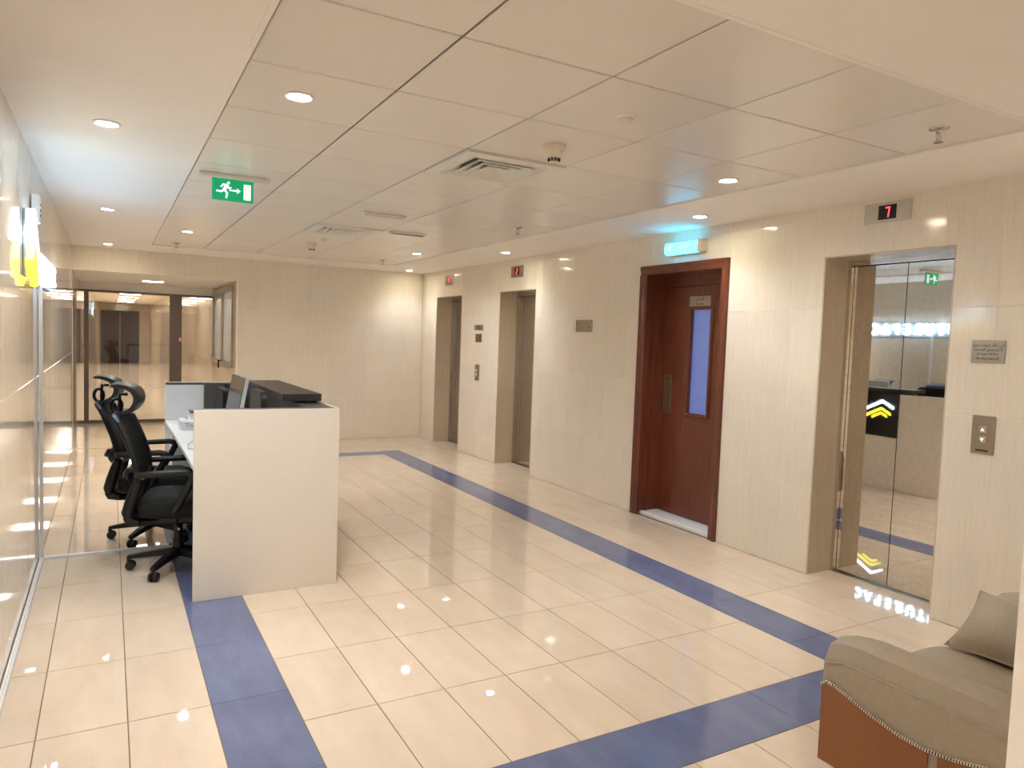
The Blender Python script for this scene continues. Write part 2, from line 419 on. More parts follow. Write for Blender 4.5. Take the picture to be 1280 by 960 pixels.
tr.box(FX0-.002, FX0+.018, FY0, FY1, ZC-.002, ZC+.04); tr.box(FX0+.018, FX1, FY0-.002, FY0+.018, ZC-.002, ZC+.04)
tag(tr.build('trim_1', M['gypsum']), 'pale metal edge trim around the ceiling tile field', 'trim', kind='structure')

# ------------------------------------------------------------------ corridor beyond the back wall
co = MB().box(XL-.02, CX1+.02, YB+.03, YE, -.10, 0); struct('floor_corridor', co, M['corr_floor'], 'polished tile floor of the far corridor', 'floor')
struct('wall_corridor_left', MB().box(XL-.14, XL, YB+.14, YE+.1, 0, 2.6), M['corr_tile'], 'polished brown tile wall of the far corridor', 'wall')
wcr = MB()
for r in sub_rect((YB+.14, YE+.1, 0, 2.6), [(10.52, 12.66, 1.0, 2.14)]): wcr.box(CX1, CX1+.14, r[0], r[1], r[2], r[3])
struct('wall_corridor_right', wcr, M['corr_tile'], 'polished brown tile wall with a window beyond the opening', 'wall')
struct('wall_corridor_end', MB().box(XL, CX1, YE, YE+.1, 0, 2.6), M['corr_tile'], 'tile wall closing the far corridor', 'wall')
cc = MB().box(XL, CX1, YB+.14, YP, OH, OH+.08); cc.box(XL, CX1, YP, YE, ZC, ZC+.08); cc.box(XL, CX1, YP-.02, YP+.06, OH+.08, ZC)
struct('ceiling_corridor', cc, M['gypsum'], 'ceiling of the far corridor', 'ceiling')
pt = thing('glass_partition', (0.5, YP, 0), 'glass partition with bronze posts across the far corridor', 'partition')
MB().box(XL, CX1, YP-.02, YP+.02, 2.065, OH).build('head_panel', M['gypsum'], pt)
MB().box(XL, CX1, YP-.04, YP+.04, 2.03, 2.065).build('head_rail', M['brown_frame'], pt)
for a, b in ((-.335, -.27), (.85, 1.03)): MB().box(a, b, YP-.04, YP+.04, 0, 2.03).build('post', M['brown_frame'], pt)
MB().box(XL, CX1, YP-.03, YP+.03, 0, .05).build('bottom_rail', M['brown_frame'], pt)
for a, b in ((-.27, .85), (1.03, CX1)): MB().box(a, b, YP-.006, YP+.006, .05, 2.03).build('glass_pane', M['glass'], pt)
wn = tag(MB().box(CX1+.05, CX1+.12, 10.52, 12.66, 1.0, 2.14).build('window_1', M['brown_frame']), 'aluminium framed two-leaf window in the corridor side wall', 'window', kind='structure')
for y0, y1 in ((10.52, 11.58), (11.58, 12.66)):
    fr = MB()
    for r in sub_rect((y0, y1, 1.0, 2.14), [(y0+.07, y1-.07, 1.08, 2.06)]): fr.box(CX1-.03, CX1+.05, r[0], r[1], r[2], r[3])
    fo = fr.build('window_leaf', M['alu'], wn)
    MB().box(CX1+.0, CX1+.02, y0+.07, y1-.07, 1.08, 2.06).build('pane', M['frost'], fo)
MB().tube([(CX1-.03, 11.5, 1.06), (CX1-.07, 11.5, 1.06), (CX1-.07, 11.5, .95)], .012).build('handle', M['black_plastic'], wn)
dd = MB()
dd.box(-.30, 1.10, YE-.08, YE-.001, 2.05, 2.17); dd.box(-.30, -.2, YE-.08, YE-.001, 0, 2.05); dd.box(1.0, 1.10, YE-.08, YE-.001, 0, 2.05)
d5 = tag(dd.build('door_5', M['black_plastic']), 'dark double door closing the far corridor', 'door', kind='structure')
for a, b in ((-.2, .39), (.41, 1.0)): MB().box(a, b, YE-.05, YE-.001, 0, 2.05).build('door_leaf', M['maroon'], d5)
for y in (14.2, 16.6, 19.0, 21.4, 23.8, 26.2, 28.6, 31.0):  # panels added in a full row to brighten the dark corridor
    o = thing('fill_light_panel', (.55, y, ZC), 'square light panel of a row added to brighten the far corridor', 'light', 'fill light panels of the far corridor')
    f_ = MB()
    for r in sub_rect((.25, .85, y-.3, y+.3), [(.28, .82, y-.27, y+.27)]): f_.box(r[0], r[1], r[2], r[3], ZC-.012, ZC)
    f_.build('frame', M['white_plastic'], o)
    MB().box(.28, .82, y-.27, y+.27, ZC-.006, ZC).build('diffuser', M['fill_glow'], o)
o = thing('fill_light_panel', (.55, 11.5, OH), 'small square fill light panel added in the low corridor ceiling before the glass', 'light')  # one more panel, added to light the bronze posts from this side
f_ = MB()
for r in sub_rect((.40, .70, 11.35, 11.65), [(.42, .68, 11.37, 11.63)]): f_.box(r[0], r[1], r[2], r[3], OH-.012, OH)
f_.build('frame', M['white_plastic'], o); MB().box(.42, .68, 11.37, 11.63, OH-.006, OH).build('diffuser', M['fill_glow'], o)
cp = thing('fire_call_point', (1.06, YP-.055, 1.30), 'small red fire call point on the bronze glass post', 'alarm')
MB().box(.98, 1.025, YP-.075, YP-.041, 1.28, 1.40, .004).build('housing', M['red_plastic'], cp)
MB().box(.987, 1.018, YP-.078, YP-.075, 1.31, 1.37).build('window_plate', M['white_plastic'], cp)

# ------------------------------------------------------------------ downlights
def downlight(x, y, label, group):
    t = thing('downlight', (x, y, ZC), label, 'light', group)
    z = ZT if FX0 < x < FX1 and FY0 < y < FY1 else ZC
    MB().lathe([(.060, .0), (.060, -.004), (.052, -.009), (.046, -.006), (.044, .004)], (x, y, z)).build('bezel', M['white_plastic'], t)
    MB().lathe([(.043, .0), (.0, .0)], (x, y, z-.004), seg=20).build('lamp_lens', M['lamp'], t)
    ld = bpy.data.lights.new('lamp', 'SPOT'); ld.energy = SPOT_W*((1.1 if x < 3 else 0.68) if z == ZT else (0.36 if x > 3 else 0.62)); ld.color = LAMP_COL; ld.spot_size = math.radians(165 if z == ZT else 120); ld.spot_blend = 1.0; ld.shadow_soft_size = .04
    lo2 = bpy.data.objects.new('lamp', ld); COL.objects.link(lo2); lo2.parent = t; lo2.location = (0, 0, z-ZC-.012)
for x, y, lb_, gp in (
    (-.01, 0.95, 'round recessed downlight in the plasterboard over the start of the foot trunking', 'downlights along the sign wall'),
    (-.01, 3.94, 'round recessed downlight in the plasterboard strip just before the lit sign', 'downlights along the sign wall'),
    (-.01, 6.78, 'round recessed downlight in the plasterboard strip just beyond the lit sign', 'downlights along the sign wall'),
    (-.01, 9.62, 'round recessed downlight in the plasterboard right above the corridor opening', 'downlights along the sign wall'),
    (3.755, 1.10, 'round recessed downlight in the plasterboard above the sofa', 'downlights along the lift wall'),
    (3.755, 3.94, 'round recessed downlight in the plasterboard beside the cyan exit light', 'downlights along the lift wall'),
    (3.755, 6.88, 'round recessed downlight in the plasterboard before the middle lift', 'downlights along the lift wall'),
    (3.755, 9.74, 'round recessed downlight in the plasterboard corner between back wall and far lift', 'downlights along the lift wall'),
    (.672, 3.03, 'round downlight in a metal tile two tiles before the hanging exit sign', 'downlights in the tile field'),
    (.672, 7.80, 'round downlight in a metal tile between hanging exit sign and corridor opening', 'downlights in the tile field'),
    (3.09, 3.03, 'round downlight in a metal tile opposite the wooden door', 'downlights in the tile field'),
    (3.09, 7.80, 'round downlight in a metal tile opposite the far brushed steel lifts', 'downlights in the tile field')):
    downlight(x, y, lb_, gp)
for y, lb_ in ((-.6, 'unseen round downlight added for more light in mid entrance passage'), (-1.8, 'unseen round downlight added for more light by the closing wall of the entrance passage')): downlight(.60, y, lb_, 'added downlights in the entrance passage')  # extra lamps behind the camera, added to raise the light level

# ------------------------------------------------------------------ other ceiling fittings
def diffuser(x, y, label):
    t = thing('air_diffuser', (x, y, ZT), label, 'vent', 'square air diffusers')
    for k, (h0, h1) in enumerate([(.298, .262), (.215, .195), (.165, .145), (.115, .095), (.065, .045)]):
        mb = MB(); dz = -.004-(.022 if k else 0)
        def ring(h): return [(x-h, y-h), (x+h, y-h), (x+h, y+h), (x-h, y+h)]
        if k == 0:
            for r in sub_rect((x-.297, x+.297, y-.297, y+.297), [(x-.225, x+.225, y-.225, y+.225)]): mb.box(r[0], r[1], r[2], r[3], ZT-.012, ZT+.004)
            mb.build('border', M['white_plastic'], t)
        else:
            a = [(p[0], p[1], ZT-.014) for p in ring(h0)]; b = [(p[0], p[1], ZT+.030) for p in ring(h1-.02)]
            b2 = [(p[0], p[1], ZT+.034) for p in ring(h1-.02)]; a2 = [(p[0], p[1], ZT-.010) for p in ring(h0+.004)]
            vs = a+b+b2+a2
            fs = []
            for L0, L1 in ((0, 4), (4, 8), (8, 12), (12, 0)): fs += [(L0+i, L0+(i+1) % 4, L1+(i+1) % 4, L1+i) for i in range(4)]
            mb.add(vs, fs); mb.build('louvre', M['white_plastic'], t)
    MB().box(x-.226, x+.226, y-.226, y+.226, ZT+.05, ZT+.055).build('duct_plate', M['black_gap'], t)
diffuser(1.886, 3.64, 'white square louvred air diffuser in the tile beside the smoke detector')
diffuser(1.886, 6.64, 'white square louvred air diffuser in the tile near the back wall')
def detector(x, y, label):
    t = thing('smoke_detector', (x, y, ZT), label, 'detector')
    MB().lathe([(.054, 0), (.056, -.008), (.054, -.022), (.046, -.03)], (x, y, ZT)).build('base', M['cream_plastic'], t)
    MB().lathe([(.045, -.03), (.036, -.062), (.030, -.066)], (x, y, ZT)).build('body', M['cream_plastic'], t)
    g = MB()
    for k in range(10):
        a = 2*math.pi*k/10; g.tube([(x+.029*math.cos(a), y+.029*math.sin(a), ZT-.066), (x+.026*math.cos(a), y+.026*math.sin(a), ZT-.082)], .0035, 6)
    g.build('grille', M['black_plastic'], t)
    MB().lathe([(.026, -.080), (.027, -.084), (.012, -.088), (0, -.088)], (x, y, ZT)).build('cap', M['cream_plastic'], t)
detector(1.90, 3.02, 'cream smoke detector on the ceiling tile beside the first air diffuser')
detector(1.88, 7.75, 'cream smoke detector on the ceiling near the back wall')
def sensor(x, y, label):
    t = thing('ceiling_sensor', (x, y, ZT), label, 'sensor')
    MB().lathe([(.048, 0), (.048, -.004), (.036, -.009), (.034, -.006)], (x, y, ZT)).build('flange', M['white_plastic'], t)
    MB().lathe([(.028, -.006), (.026, -.016), (.016, -.024), (0, -.026)], (x, y, ZT)).build('dome', M['cream_plastic'], t)
sensor(1.91, 2.47, 'flush round white sensor in a perforated ceiling tile')
sensor(1.90, 7.32, 'flush round white sensor between the far diffuser and detector')
def sprinkler(x, y, label):
    t = thing('sprinkler', (x, y, ZT), label, 'sprinkler', 'ceiling sprinklers')
    MB().lathe([(.040, 0), (.038, -.006), (.014, -.010), (.010, -.020)], (x, y, ZT)).build('escutcheon', M['chrome'], t)
    g = MB()
    for s in (-1, 1): g.tube([(x+s*.008, y, ZT-.018), (x+s*.017, y, ZT-.032), (x+s*.014, y, ZT-.048), (x, y, ZT-.056)], .003, 6)
    g.tube([(x, y, ZT-.02), (x, y, ZT-.052)], .003, 6)
    g.build('frame_arms', M['chrome'], t)
    MB().lathe([(.005, -.055), (.019, -.057), (.019, -.060), (0, -.060)], (x, y, ZT)).build('deflector', M['chrome'], t)
sprinkler(3.065, 1.82, 'chrome pendent sprinkler above the mirrored lift')
sprinkler(.660, 8.95, 'chrome pendent sprinkler before the corridor opening')
sprinkler(3.030, 5.35, 'chrome pendent sprinkler midway along the lift wall')
sprinkler(3.030, 8.80, 'chrome pendent sprinkler in the far corner by the lifts')
def emergency_bar(x, y, l, m, label):
    t = thing('emergency_light', (x, y, ZT), label, 'light')
    MB().box(x-l/2, x+l/2, y-.035, y+.035, ZT-.018, ZT, .004).build('housing', M['white_plastic'], t)
    MB().box(x-l/2+.02, x+l/2-.02, y-.024, y+.024, ZT-.024, ZT-.018).build('lens', m, t)
emergency_bar(1.90, 5.52, .36, M['cream_plastic'], 'slim white emergency light bar in mid ceiling')
emergency_bar(2.41, 6.33, .34, M['screen'], 'slim dark-faced emergency bar beyond the white one')

# ceiling-hung exit sign
ex = thing('exit_sign', (.67, 4.79, ZT), 'green running-man exit sign hanging from a white ceiling bar', 'exit sign')
MB().box(.475, .885, 4.765, 4.815, 2.447, ZT, .006).build('bracket', M['white_plastic'], ex)
px0, px1, pz0, pz1 = .549, .791, 2.314, 2.447
pl = MB().box(px0, px1, 4.785, 4.795, pz0, pz1).build('panel', M['green_lit'], ex)
fr = MB()
for r in sub_rect((px0-.005, px1+.005, pz0-.005, pz1), [(px0, px1, pz0, pz1+1)]): fr.box(r[0], r[1], 4.782, 4.798, r[2], r[3])
fr.build('frame', M['white_plastic'], ex)
def runner(mb, ox, oz, h, yf, yb):
    def cap(pts, r):
        for i in range(len(pts)-1):
            a, b = Vector(pts[i]), Vector(pts[i+1]); d = (b-a).normalized()*r; n = Vector((-d.y, d.x))
            poly = [a-d*.4+n, a-d*.4-n, b+d*.4-n, b+d*.4+n]
            mb.prism([(ox+p.x*h, oz+p.y*h) for p in poly], 'y', yf, yb)
    mb.prism([(ox+(.30+.085*math.cos(k*math.pi/6))*h, oz+(.42+.085*math.sin(k*math.pi/6))*h) for k in range(12)], 'y', yf, yb)
    cap([(.20, .28), (.06, -.02)], .10); cap([(.20, .28), (.0, .30), (-.12, .14)], .045); cap([(.22, .28), (.32, .10), (.44, .16)], .045)
    cap([(.06, -.02), (-.10, -.12), (-.36, -.10)], .055); cap([(.08, -.02), (.22, -.18), (.18, -.46)], .055)
pm = MB(); runner(pm, .612, 2.380, .105, 4.7838, 4.785)
pm.prism([(.648, 2.375), (.648, 2.385), (.692, 2.385), (.692, 2.398), (.716, 2.380), (.692, 2.362), (.692, 2.375)], 'y', 4.7838, 4.785)
pm.prism([(.732, 2.330), (.732, 2.425), (.775, 2.425), (.775, 2.330)], 'y', 4.7838, 4.785)
pm.build('pictogram', M['white_paint'], pl)

# ------------------------------------------------------------------ lifts (doors, frames, sills)
def lift(n, y0, y1, h, m, gaps, label):
    base = MB().box(XD-.030, XD+.06, y0, y1, -.002, .004)
    o = tag(base.build('door_%d' % n, M['plate']), label, 'lift door', kind='structure')
    f = MB(); t = .035
    f.box(XD-.032, XD+.02, y1-t, y1, .004, h); f.box(XD-.032, XD+.02, y0, y0+t*.6, .004, h); f.box(XD-.032, XD+.02, y0+t*.6, y1-t, h-.045, h)
    f.build('door_frame', m, o)
    e = [y0+t*.6]+gaps+[y1-t]
    for i in range(len(e)-1):
        MB().box(XD+(.006 if i % 2 and len(gaps) > 1 else 0), XD+.03, e[i]+.0025, e[i+1]-.0025, .008, h-.049).build('door_panel', m, o)
    MB().box(XD+.03, XD+.06, y0, y1, 0, h).build('shaft_backing', M['black_gap'], o)
    return o
lift(2, *LIFTS[0], M['steel'], [9.46], 'brushed steel lift door in the far corner beside the back wall')
lift(3, *LIFTS[1], M['steel'], [7.55], 'brushed steel lift door with the red 2 indicator, between plate and far lift')
lift(4, *LIFTS[2], M['mirror'], [2.745], 'mirror-polished steel lift door beside the sofa')

SEG = {'7': 'abc', '2': 'abged', '1': 'bc', '0': 'abcdef', '8': 'abcdefg'}
def seven(mb, ch, yc, zc, w_, h, x):
    t = h*.13
    R_ = {'a': (-w_/2, w_/2, h/2-t, h/2), 'd': (-w_/2, w_/2, -h/2, -h/2+t), 'g': (-w_/2, w_/2, -t/2, t/2), 'b': (w_/2-t, w_/2, 0, h/2), 'c': (w_/2-t, w_/2, -h/2, 0),
          'f': (-w_/2, -w_/2+t, 0, h/2), 'e': (-w_/2, -w_/2+t, -h/2, 0)}
    for s in SEG[ch]:
        a, b, c, d = R_[s]; sl = .12
        mb.prism([(yc-a-sl*c, zc+c), (yc-b-sl*c, zc+c), (yc-b-sl*d, zc+d), (yc-a-sl*d, zc+d)], 'x', x-.0012, x)
def indicator(y0, y1, z0, z1, ch, label, m, dw):
    t = thing('floor_indicator', (XR, (y0+y1)/2, z0), label, 'indicator')
    MB().box(XR-.008, XR-.0005, y0, y1, z0, z1, .002).build('faceplate', m, t)
    yc, zc = (y0+y1)/2, (z0+z1)/2
    d = MB().box(XR-.0092, XR-.008, yc-dw/2, yc+dw/2, zc-.043, zc+.043).build('display', M['black_gloss'], t)
    g = MB(); seven(g, ch, yc, zc, .030, .062, XR-.0092); g.build('digit', M['led_red'], d)
    for sy in (y0+.015, y1-.015):
        MB().lathe([(.005, -.0015), (.005, 0)], (XR-.008, sy, zc), 'x', 8).build('screw', M['chrome'], t)
indicator(2.578, 2.880, 2.315, 2.434, '7', 'wide chromed lift indicator with a red seven above the mirrored lift', M['chrome'], .115)
indicator(7.125, 7.405, 2.250, 2.378, '2', 'steel lift indicator with a red two above the lift nearer the wooden door', M['plate'], .10)
indicator(9.030, 9.300, 2.252, 2.390, '8', 'steel lift indicator with small red digit close to the back wall', M['plate'], .10)
def call_plate(y0, y1, z0, z1, label):
    t = thing('lift_call_plate', (XR, (y0+y1)/2, z0), label, 'button plate')
    MB().box(XR-.007, XR-.0005, y0, y1, z0, z1, .002).build('faceplate', M['plate'], t)
    yc = (y0+y1)/2; h = z1-z0
    for k, zc in enumerate((z0+h*.64, z0+h*.38)):
        b = MB().box(XR-.013, XR-.007, yc-.020, yc+.020, zc-.020, zc+.020, .002).build('button', M['chrome'], t)
        s = 1 if k == 0 else -1
        MB().prism([(yc-.010, zc-s*.008), (yc+.010, zc-s*.008), (yc, zc+s*.010)], 'x', XR-.0142, XR-.013).build('arrow', M['white_paint'], b)
    MB().box(XR-.0082, XR-.007, yc-.032, yc+.032, z0+.014, z0+.024).build('key_slot', M['text_dark'], t)
call_plate(2.034, 2.152, .990, 1.198, 'steel lift call plate with up and down buttons beside the mirrored lift')
call_plate(8.165, 8.280, .985, 1.190, 'steel lift call plate between the two brushed steel lifts')
def fire_sign(y0, y1, z0, z1, m, label):
    t = thing('fire_notice', (XR, (y0+y1)/2, z0), label, 'sign')
    p = MB().box(XR-.006, XR-.0005, y0, y1, z0, z1, .0015).build('plate', m, t)
    h = z1-z0; yc = (y0+y1)/2; wd = y1-y0
    ar1 = '\ufed6\ufef3\ufeae\ufea3 \ufe99\ufeed\ufeaa\ufea3 \ufe94\ufedf\ufe8e\ufea3 \ufef2\ufed3'
    ar2 = '\ufeaa\ufecc\ufebc\ufee4\ufedf\ufe8d \ufede\ufee4\ufecc\ufe98\ufeb4\ufe97 \ufefb'
    for k, (tx, sz) in enumerate(((ar1, .19), (ar2, .19), ('In Case Of Fire', .17), ('Do Not Use Lift', .17))):
        text_mb(tx, h*sz, (XR-.006, yc, z1-h*(.20+.20*k)), 'right', .0008, squeeze=min(1.0, wd/h*.60)).build('lettering', M['text_dark'], p)
fire_sign(2.014, 2.184, 1.484, 1.604, M['plate'], 'steel fire notice in Arabic and English beside the mirrored lift')
fire_sign(8.095, 8.335, 1.628, 1.699, M['plate'], 'small steel notice above a brown plate between the far lifts')
bp = thing('brown_wall_plate', (XR, 8.206, 1.476), 'plain brown plate under the small notice between the far lifts', 'plate')
MB().box(XR-.010, XR-.0005, 8.126, 8.287, 1.476, 1.584, .003).build('plate', plain('brown_plate', (124, 92, 72), .5), bp)
MB().box(XR-.012, XR-.010, 8.136, 8.277, 1.486, 1.574).build('inset', plain('brown_inset', (112, 82, 64), .55), bp)
sp = thing('steel_socket_plate', (XR, 5.876, 1.623), 'polished steel plate with switches on the tile wall left of the wooden door', 'switch plate')
MB().box(XR-.008, XR-.0005, 5.733, 6.019, 1.623, 1.744, .002).build('faceplate', M['chrome'], sp)
for yc, zc in ((5.84, 1.715), (5.84, 1.675), (5.92, 1.66), (5.84, 1.64)): MB().box(XR-.012, XR-.008, yc-.018, yc+.018, zc-.012, zc+.012, .002).build('rocker', M['chrome'], sp)
for yc, zc in ((6.0, 1.70), (5.77, 1.668), (5.77, 1.64)): MB().lathe([(.006, -.003), (.006, 0)], (XR-.008, yc, zc), 'x', 8).build('screw', M['text_dark'], sp)

# ------------------------------------------------------------------ wooden door
dl = 4.35      # plane of the door leaf
d0, d1, dh = DOOR
dm = MB()
dm.prism([(XR-.022, 2.205), (XR+.004, 2.205), (XR+.004, dh), (XR-.012, dh), (XR-.016, dh+.03), (XR-.022, dh+.045)], 'y', 3.985, 5.02)
for (a, b, s) in ((d1, 5.02, 1), (3.985, d0, -1)):
    e, i = (b, a) if s > 0 else (a, b)
    dm.prism([(XR-.022, e), (XR+.004, e), (XR+.004, i), (XR-.012, i), (XR-.016, i+s*.03), (XR-.022, i+s*.045)], 'z', 0, dh)
dr = tag(dm.build('door_1', M['wood']), 'mahogany staircase door with narrow window under the cyan exit sign', 'door', kind='structure')
rv = MB()
rv.box(XR+.004, dl+.06, d1, d1+.018, .03, dh+.018); rv.box(XR+.004, dl+.06, d0-.018, d0, .03, dh+.018); rv.box(XR+.004, dl+.06, d0, d1, dh, dh+.018)
rv.box(XR+.075, XR+.10, d1-.012, d1, .03, dh)
rv.build('lining', M['wood'], dr)
MB().box(dl-.01, dl+.05, d0, d1, 2.035, dh).build('header_panel', M['wood'], dr)
gy0, gy1, gz0, gz1 = 4.375, 4.605, .945, 1.830
lf = MB()
for r in sub_rect((d0+.003, d1-.003, .035, 2.030), [(gy0, gy1, gz0, gz1)]): lf.box(dl, dl+.045, r[0], r[1], r[2], r[3])
leaf = lf.build('door_leaf', M['wood'], dr)
gb = MB()
for r in sub_rect((gy0-.028, gy1+.028, gz0-.028, gz1+.028), [(gy0, gy1, gz0, gz1)]): gb.box(dl-.014, dl, r[0], r[1], r[2], r[3], .004)
gb.build('glazing_bead', M['wood'], leaf)
MB().box(dl+.028, dl+.036, gy0, gy1, gz0, gz1).build('window_pane', M['blue_pane'], leaf)
MB().box(dl-.004, dl, 4.815, 4.915, .915, 1.262, .0015).build('push_plate', M['plate'], leaf)
text_mb('Push', .030, (dl-.004, 4.865, 1.225), 'right', .0008).build('push_lettering', M['text_dark'], leaf)
sg = MB().box(dl-.005, dl, 4.385, 4.635, 1.855, 1.945, .0015).build('name_plate', M['plate'], leaf)
text_mb('\ufee2\ufee0\ufeb4\ufedf\ufe8d', .040, (dl-.005, 4.51, 1.920), 'right', .0008).build('lettering', M['text_dark'], sg)
text_mb('Staircase', .026, (dl-.005, 4.51, 1.880), 'right', .0008).build('lettering', M['text_dark'], sg)
MB().box(XR+.03, dl+.06, d0, d1, -.002, .03, .003).build('threshold', M['desk_white'], dr)
MB().box(dl+.05, dl+.06, d0-.018, d1+.018, 0, dh+.018).build('stair_backing', M['black_gap'], dr)

# lit exit sign over the door
es = thing('exit_light', (XR, 4.44, 2.27), 'cyan glowing exit light box on the wall above the wooden door', 'exit sign')
MB().box(XR-.075, XR-.0005, 4.235, 4.275, 2.268, 2.372, .004).build('end_cap', M['cream_plastic'], es)
MB().box(XR-.030, XR-.0005, 4.275, 4.655, 2.268, 2.372).build('back_tray', M['cream_plastic'], es)
lb = MB().prism([(XR-.030, 2.272), (XR-.062, 2.276), (XR-.074, 2.30), (XR-.074, 2.340), (XR-.062, 2.366), (XR-.030, 2.370)], 'y', 4.275, 4.655).build('light_diffuser', M['cyan_lit'], es)
text_mb('EXIT', .050, (XR-.074, 4.42, 2.320), 'right', .001, spacing=1.15).build('lettering', M['white_paint'], lb)
rb = MB(); R0 = MB(); runner(R0, 0, 0, .055, 0, .001)
rb.add([(XR-.075-v[1], 4.60-v[0], 2.320+v[2]) for v in R0.v], R0.f); rb.build('pictogram', M['white_paint'], lb)

# ------------------------------------------------------------------ lit company sign on the left wall
sx = XL+.004
def logo(y0, z0, s, sy_):
    """two nested roof-like chevrons; returns (white parts, yellow parts) as polygons in (y,z)"""
    white = [[(1-a, b) for a, b in ((0, .42), (.62, .98), (1.0, .62), (1.0, .50), (.63, .84), (.0, .29))]]
    yellow = [[(1-a, b) for a, b in q] for q in (((.10, .12), (.60, .56), (.92, .26), (.92, .14), (.61, .43), (.10, -.02)), ((.30, .04), (.60, .30), (.80, .12), (.80, .02), (.60, .19), (.30, -.07)))]
    tr_ = lambda P: [(y0+p[0]*s*sy_, z0+p[1]*s) for p in P]
    return [tr_(p) for p in white], [tr_(p) for p in yellow]
sn = thing('company_sign', (sx, 5.3, 1.66), 'white and yellow illuminated logo and letters on the polished left wall', 'sign')
wp, yp = logo(4.40, 1.74, .38, 1.0)
for p in wp: MB().prism(p, 'x', sx+.010, sx+.045).build('logo_chevron', M['led_white'], sn)
for p in yp: MB().prism(p, 'x', sx+.010, sx+.045).build('logo_chevron', M['led_yellow'], sn)
word = 'FUTUREPAC'; pitch = (6.20-4.86)/9
for i, ch in enumerate(word):
    mb = text_mb(ch, .195, (sx+.010, 4.86+pitch*(i+.5), 1.838), 'left', .035, bold=.001, squeeze=.80); mb.build('letter', M['led_white'], sn)
MB().box(sx, sx+.010, 4.82, 6.24, 1.745, 1.93).build('backing_panel', M['led_side'], sn)
MB().box(sx, sx+.010, 4.44, 4.74, 1.76, 2.10).build('backing_panel', M['led_side'], sn)
pb = thing('power_adapter_box', (sx, 4.92, 2.075), 'small grey-white power box above the illuminated sign', 'power box')
MB().box(sx, sx+.040, 4.86, 4.98, 2.085, 2.24, .004).build('housing', M['alu_white'], pb)
for k in range(3): MB().box(sx+.040, sx+.0415, 4.90, 4.94, 2.12+.03*k, 2.132+.03*k).build('vent_slot', M['text_dark'], pb)
MB().tube([(sx+.02, 4.92, 2.085), (sx+.02, 4.92, 2.04), (sx+.025, 4.80, 2.00)], .004, 6).build('cable', M['alu_white'], pb)
def trunk(mb_cover, mb_base, label, loc):
    t = thing('cable_trunking', loc, label, 'trunking')
    mb_base.build('base_channel', M['alu_white'], t); mb_cover.build('snap_cover', M['alu_white'], t)
trunk(MB().box(sx+.010, sx+.020, 5.335, 5.365, .03, 1.745, .002), MB().box(sx, sx+.010, 5.33, 5.37, .03, 1.745), 'white cable trunking running up the wall to the lit sign', (sx, 5.35, .03))
trunk(MB().box(sx+.010, sx+.020, .2, 5.33, .006, .030, .002), MB().box(sx, sx+.010, .2, 5.37, .002, .034), 'white cable trunking along the foot of the left wall', (sx, 3.0, 0))
trunk(MB().box(XL+.022, .46, 5.385, 5.415, .008, .016, .002), MB().box(XL+.022, .46, 5.38, 5.42, 0, .008), 'flat white floor trunking from the wall to the desk', (0, 5.4, 0))

# ------------------------------------------------------------------ reception desk
DX0, DX1, DY0, DY1, DZ = .405, 1.21, 4.23, 6.56, 1.07
dk = thing('reception_desk', (.8, 5.4, 0), 'cream reception desk with dark inner lining and white worktop', 'desk')
MB().box(DX0, DX1, DY0, DY0+.018, 0, DZ, .0015).build('end_panel', M['desk_cream'], dk)
MB().box(DX0, DX1, DY1-.018, DY1, 0, DZ, .0015).build('end_panel', M['desk_white'], dk)
fp = MB().box(DX1-.018, DX1, DY0+.018, DY1-.018, 0, DZ, .0015).build('front_panel', M['desk_cream'], dk)
MB().box(DX0+.02, DX1-.018, DY0+.018, DY0+.07, .77, DZ-.018).build('end_lining', M['desk_grey'], dk)
MB().box(DX0-.014, DX1-.018, DY0+.018, DY0+.115, DZ-.018, DZ-.002).build('end_cap_strip', M['desk_grey'], dk)
MB().box(DX1-.16, DX1-.018, DY0+.10, DY1-.018, .77, DZ-.004).build('front_lining', M['desk_grey'], dk)
MB().box(.70, DX1-.16, DY1-.06, DY1-.018, .77, DZ-.004).build('end_lining', M['desk_grey'], dk)
MB().box(DX0+.004, .70, DY1-.024, DY1-.018, DZ-.022, DZ-.004).build('edge_strip', M['desk_grey'], dk)
MB().box(DX0+.004, DX1-.018, DY0+.018, DY1-.018, .725, .75, .002).build('worktop', M['desk_white'], dk)
for y0 in (DY0+.02, DY1-.35):
    pd = MB().box(DX0+.05, .95, y0, y0+.33, .04, .725).build('pedestal', M['desk_white'], dk)
    for k in range(3):
        dw = MB().box(DX0+.032, DX0+.05, y0+.005, y0+.325, .05+.225*k, .265+.225*k, .002).build('drawer', M['desk_white'], pd)
    MB().lathe([(.009, -.006), (.009, 0)], (DX0+.032, y0+.06, .68), 'x', 10).build('lock', M['chrome'], pd)
MB().box(.90, .918, DY0+.36, DY1-.36, .20, .725).build('modesty_panel', M['black_plastic'], dk)
bpnl = MB().box(DX1, DX1+.012, 4.735, 6.10, .585, DZ+.005, .001).build('logo_panel', M['black_gloss'], fp)
wp, yp = logo(4.79, .80, .20, 1.75)
for p in wp: MB().prism(p, 'x', DX1+.012, DX1+.020).build('logo_chevron', M['led_white'], fp)
for p in yp: MB().prism(p, 'x', DX1+.012, DX1+.020).build('logo_chevron', M['led_yellow'], fp)
text_mb('FUTUREPAC', .115, (DX1+.012, 5.62, .845), 'left', .006, bold=.001).build('lettering', M['white_paint'], fp)
slab = MB().box(.955, 1.195, 4.60, 5.94, 1.082, 1.127, .002).build('transaction_counter', M['slab_black'], dk)
MB().box(1.08, 1.17, 4.64, 5.90, DZ-.004, 1.082).build('counter_spacer', M['black_plastic'], dk)

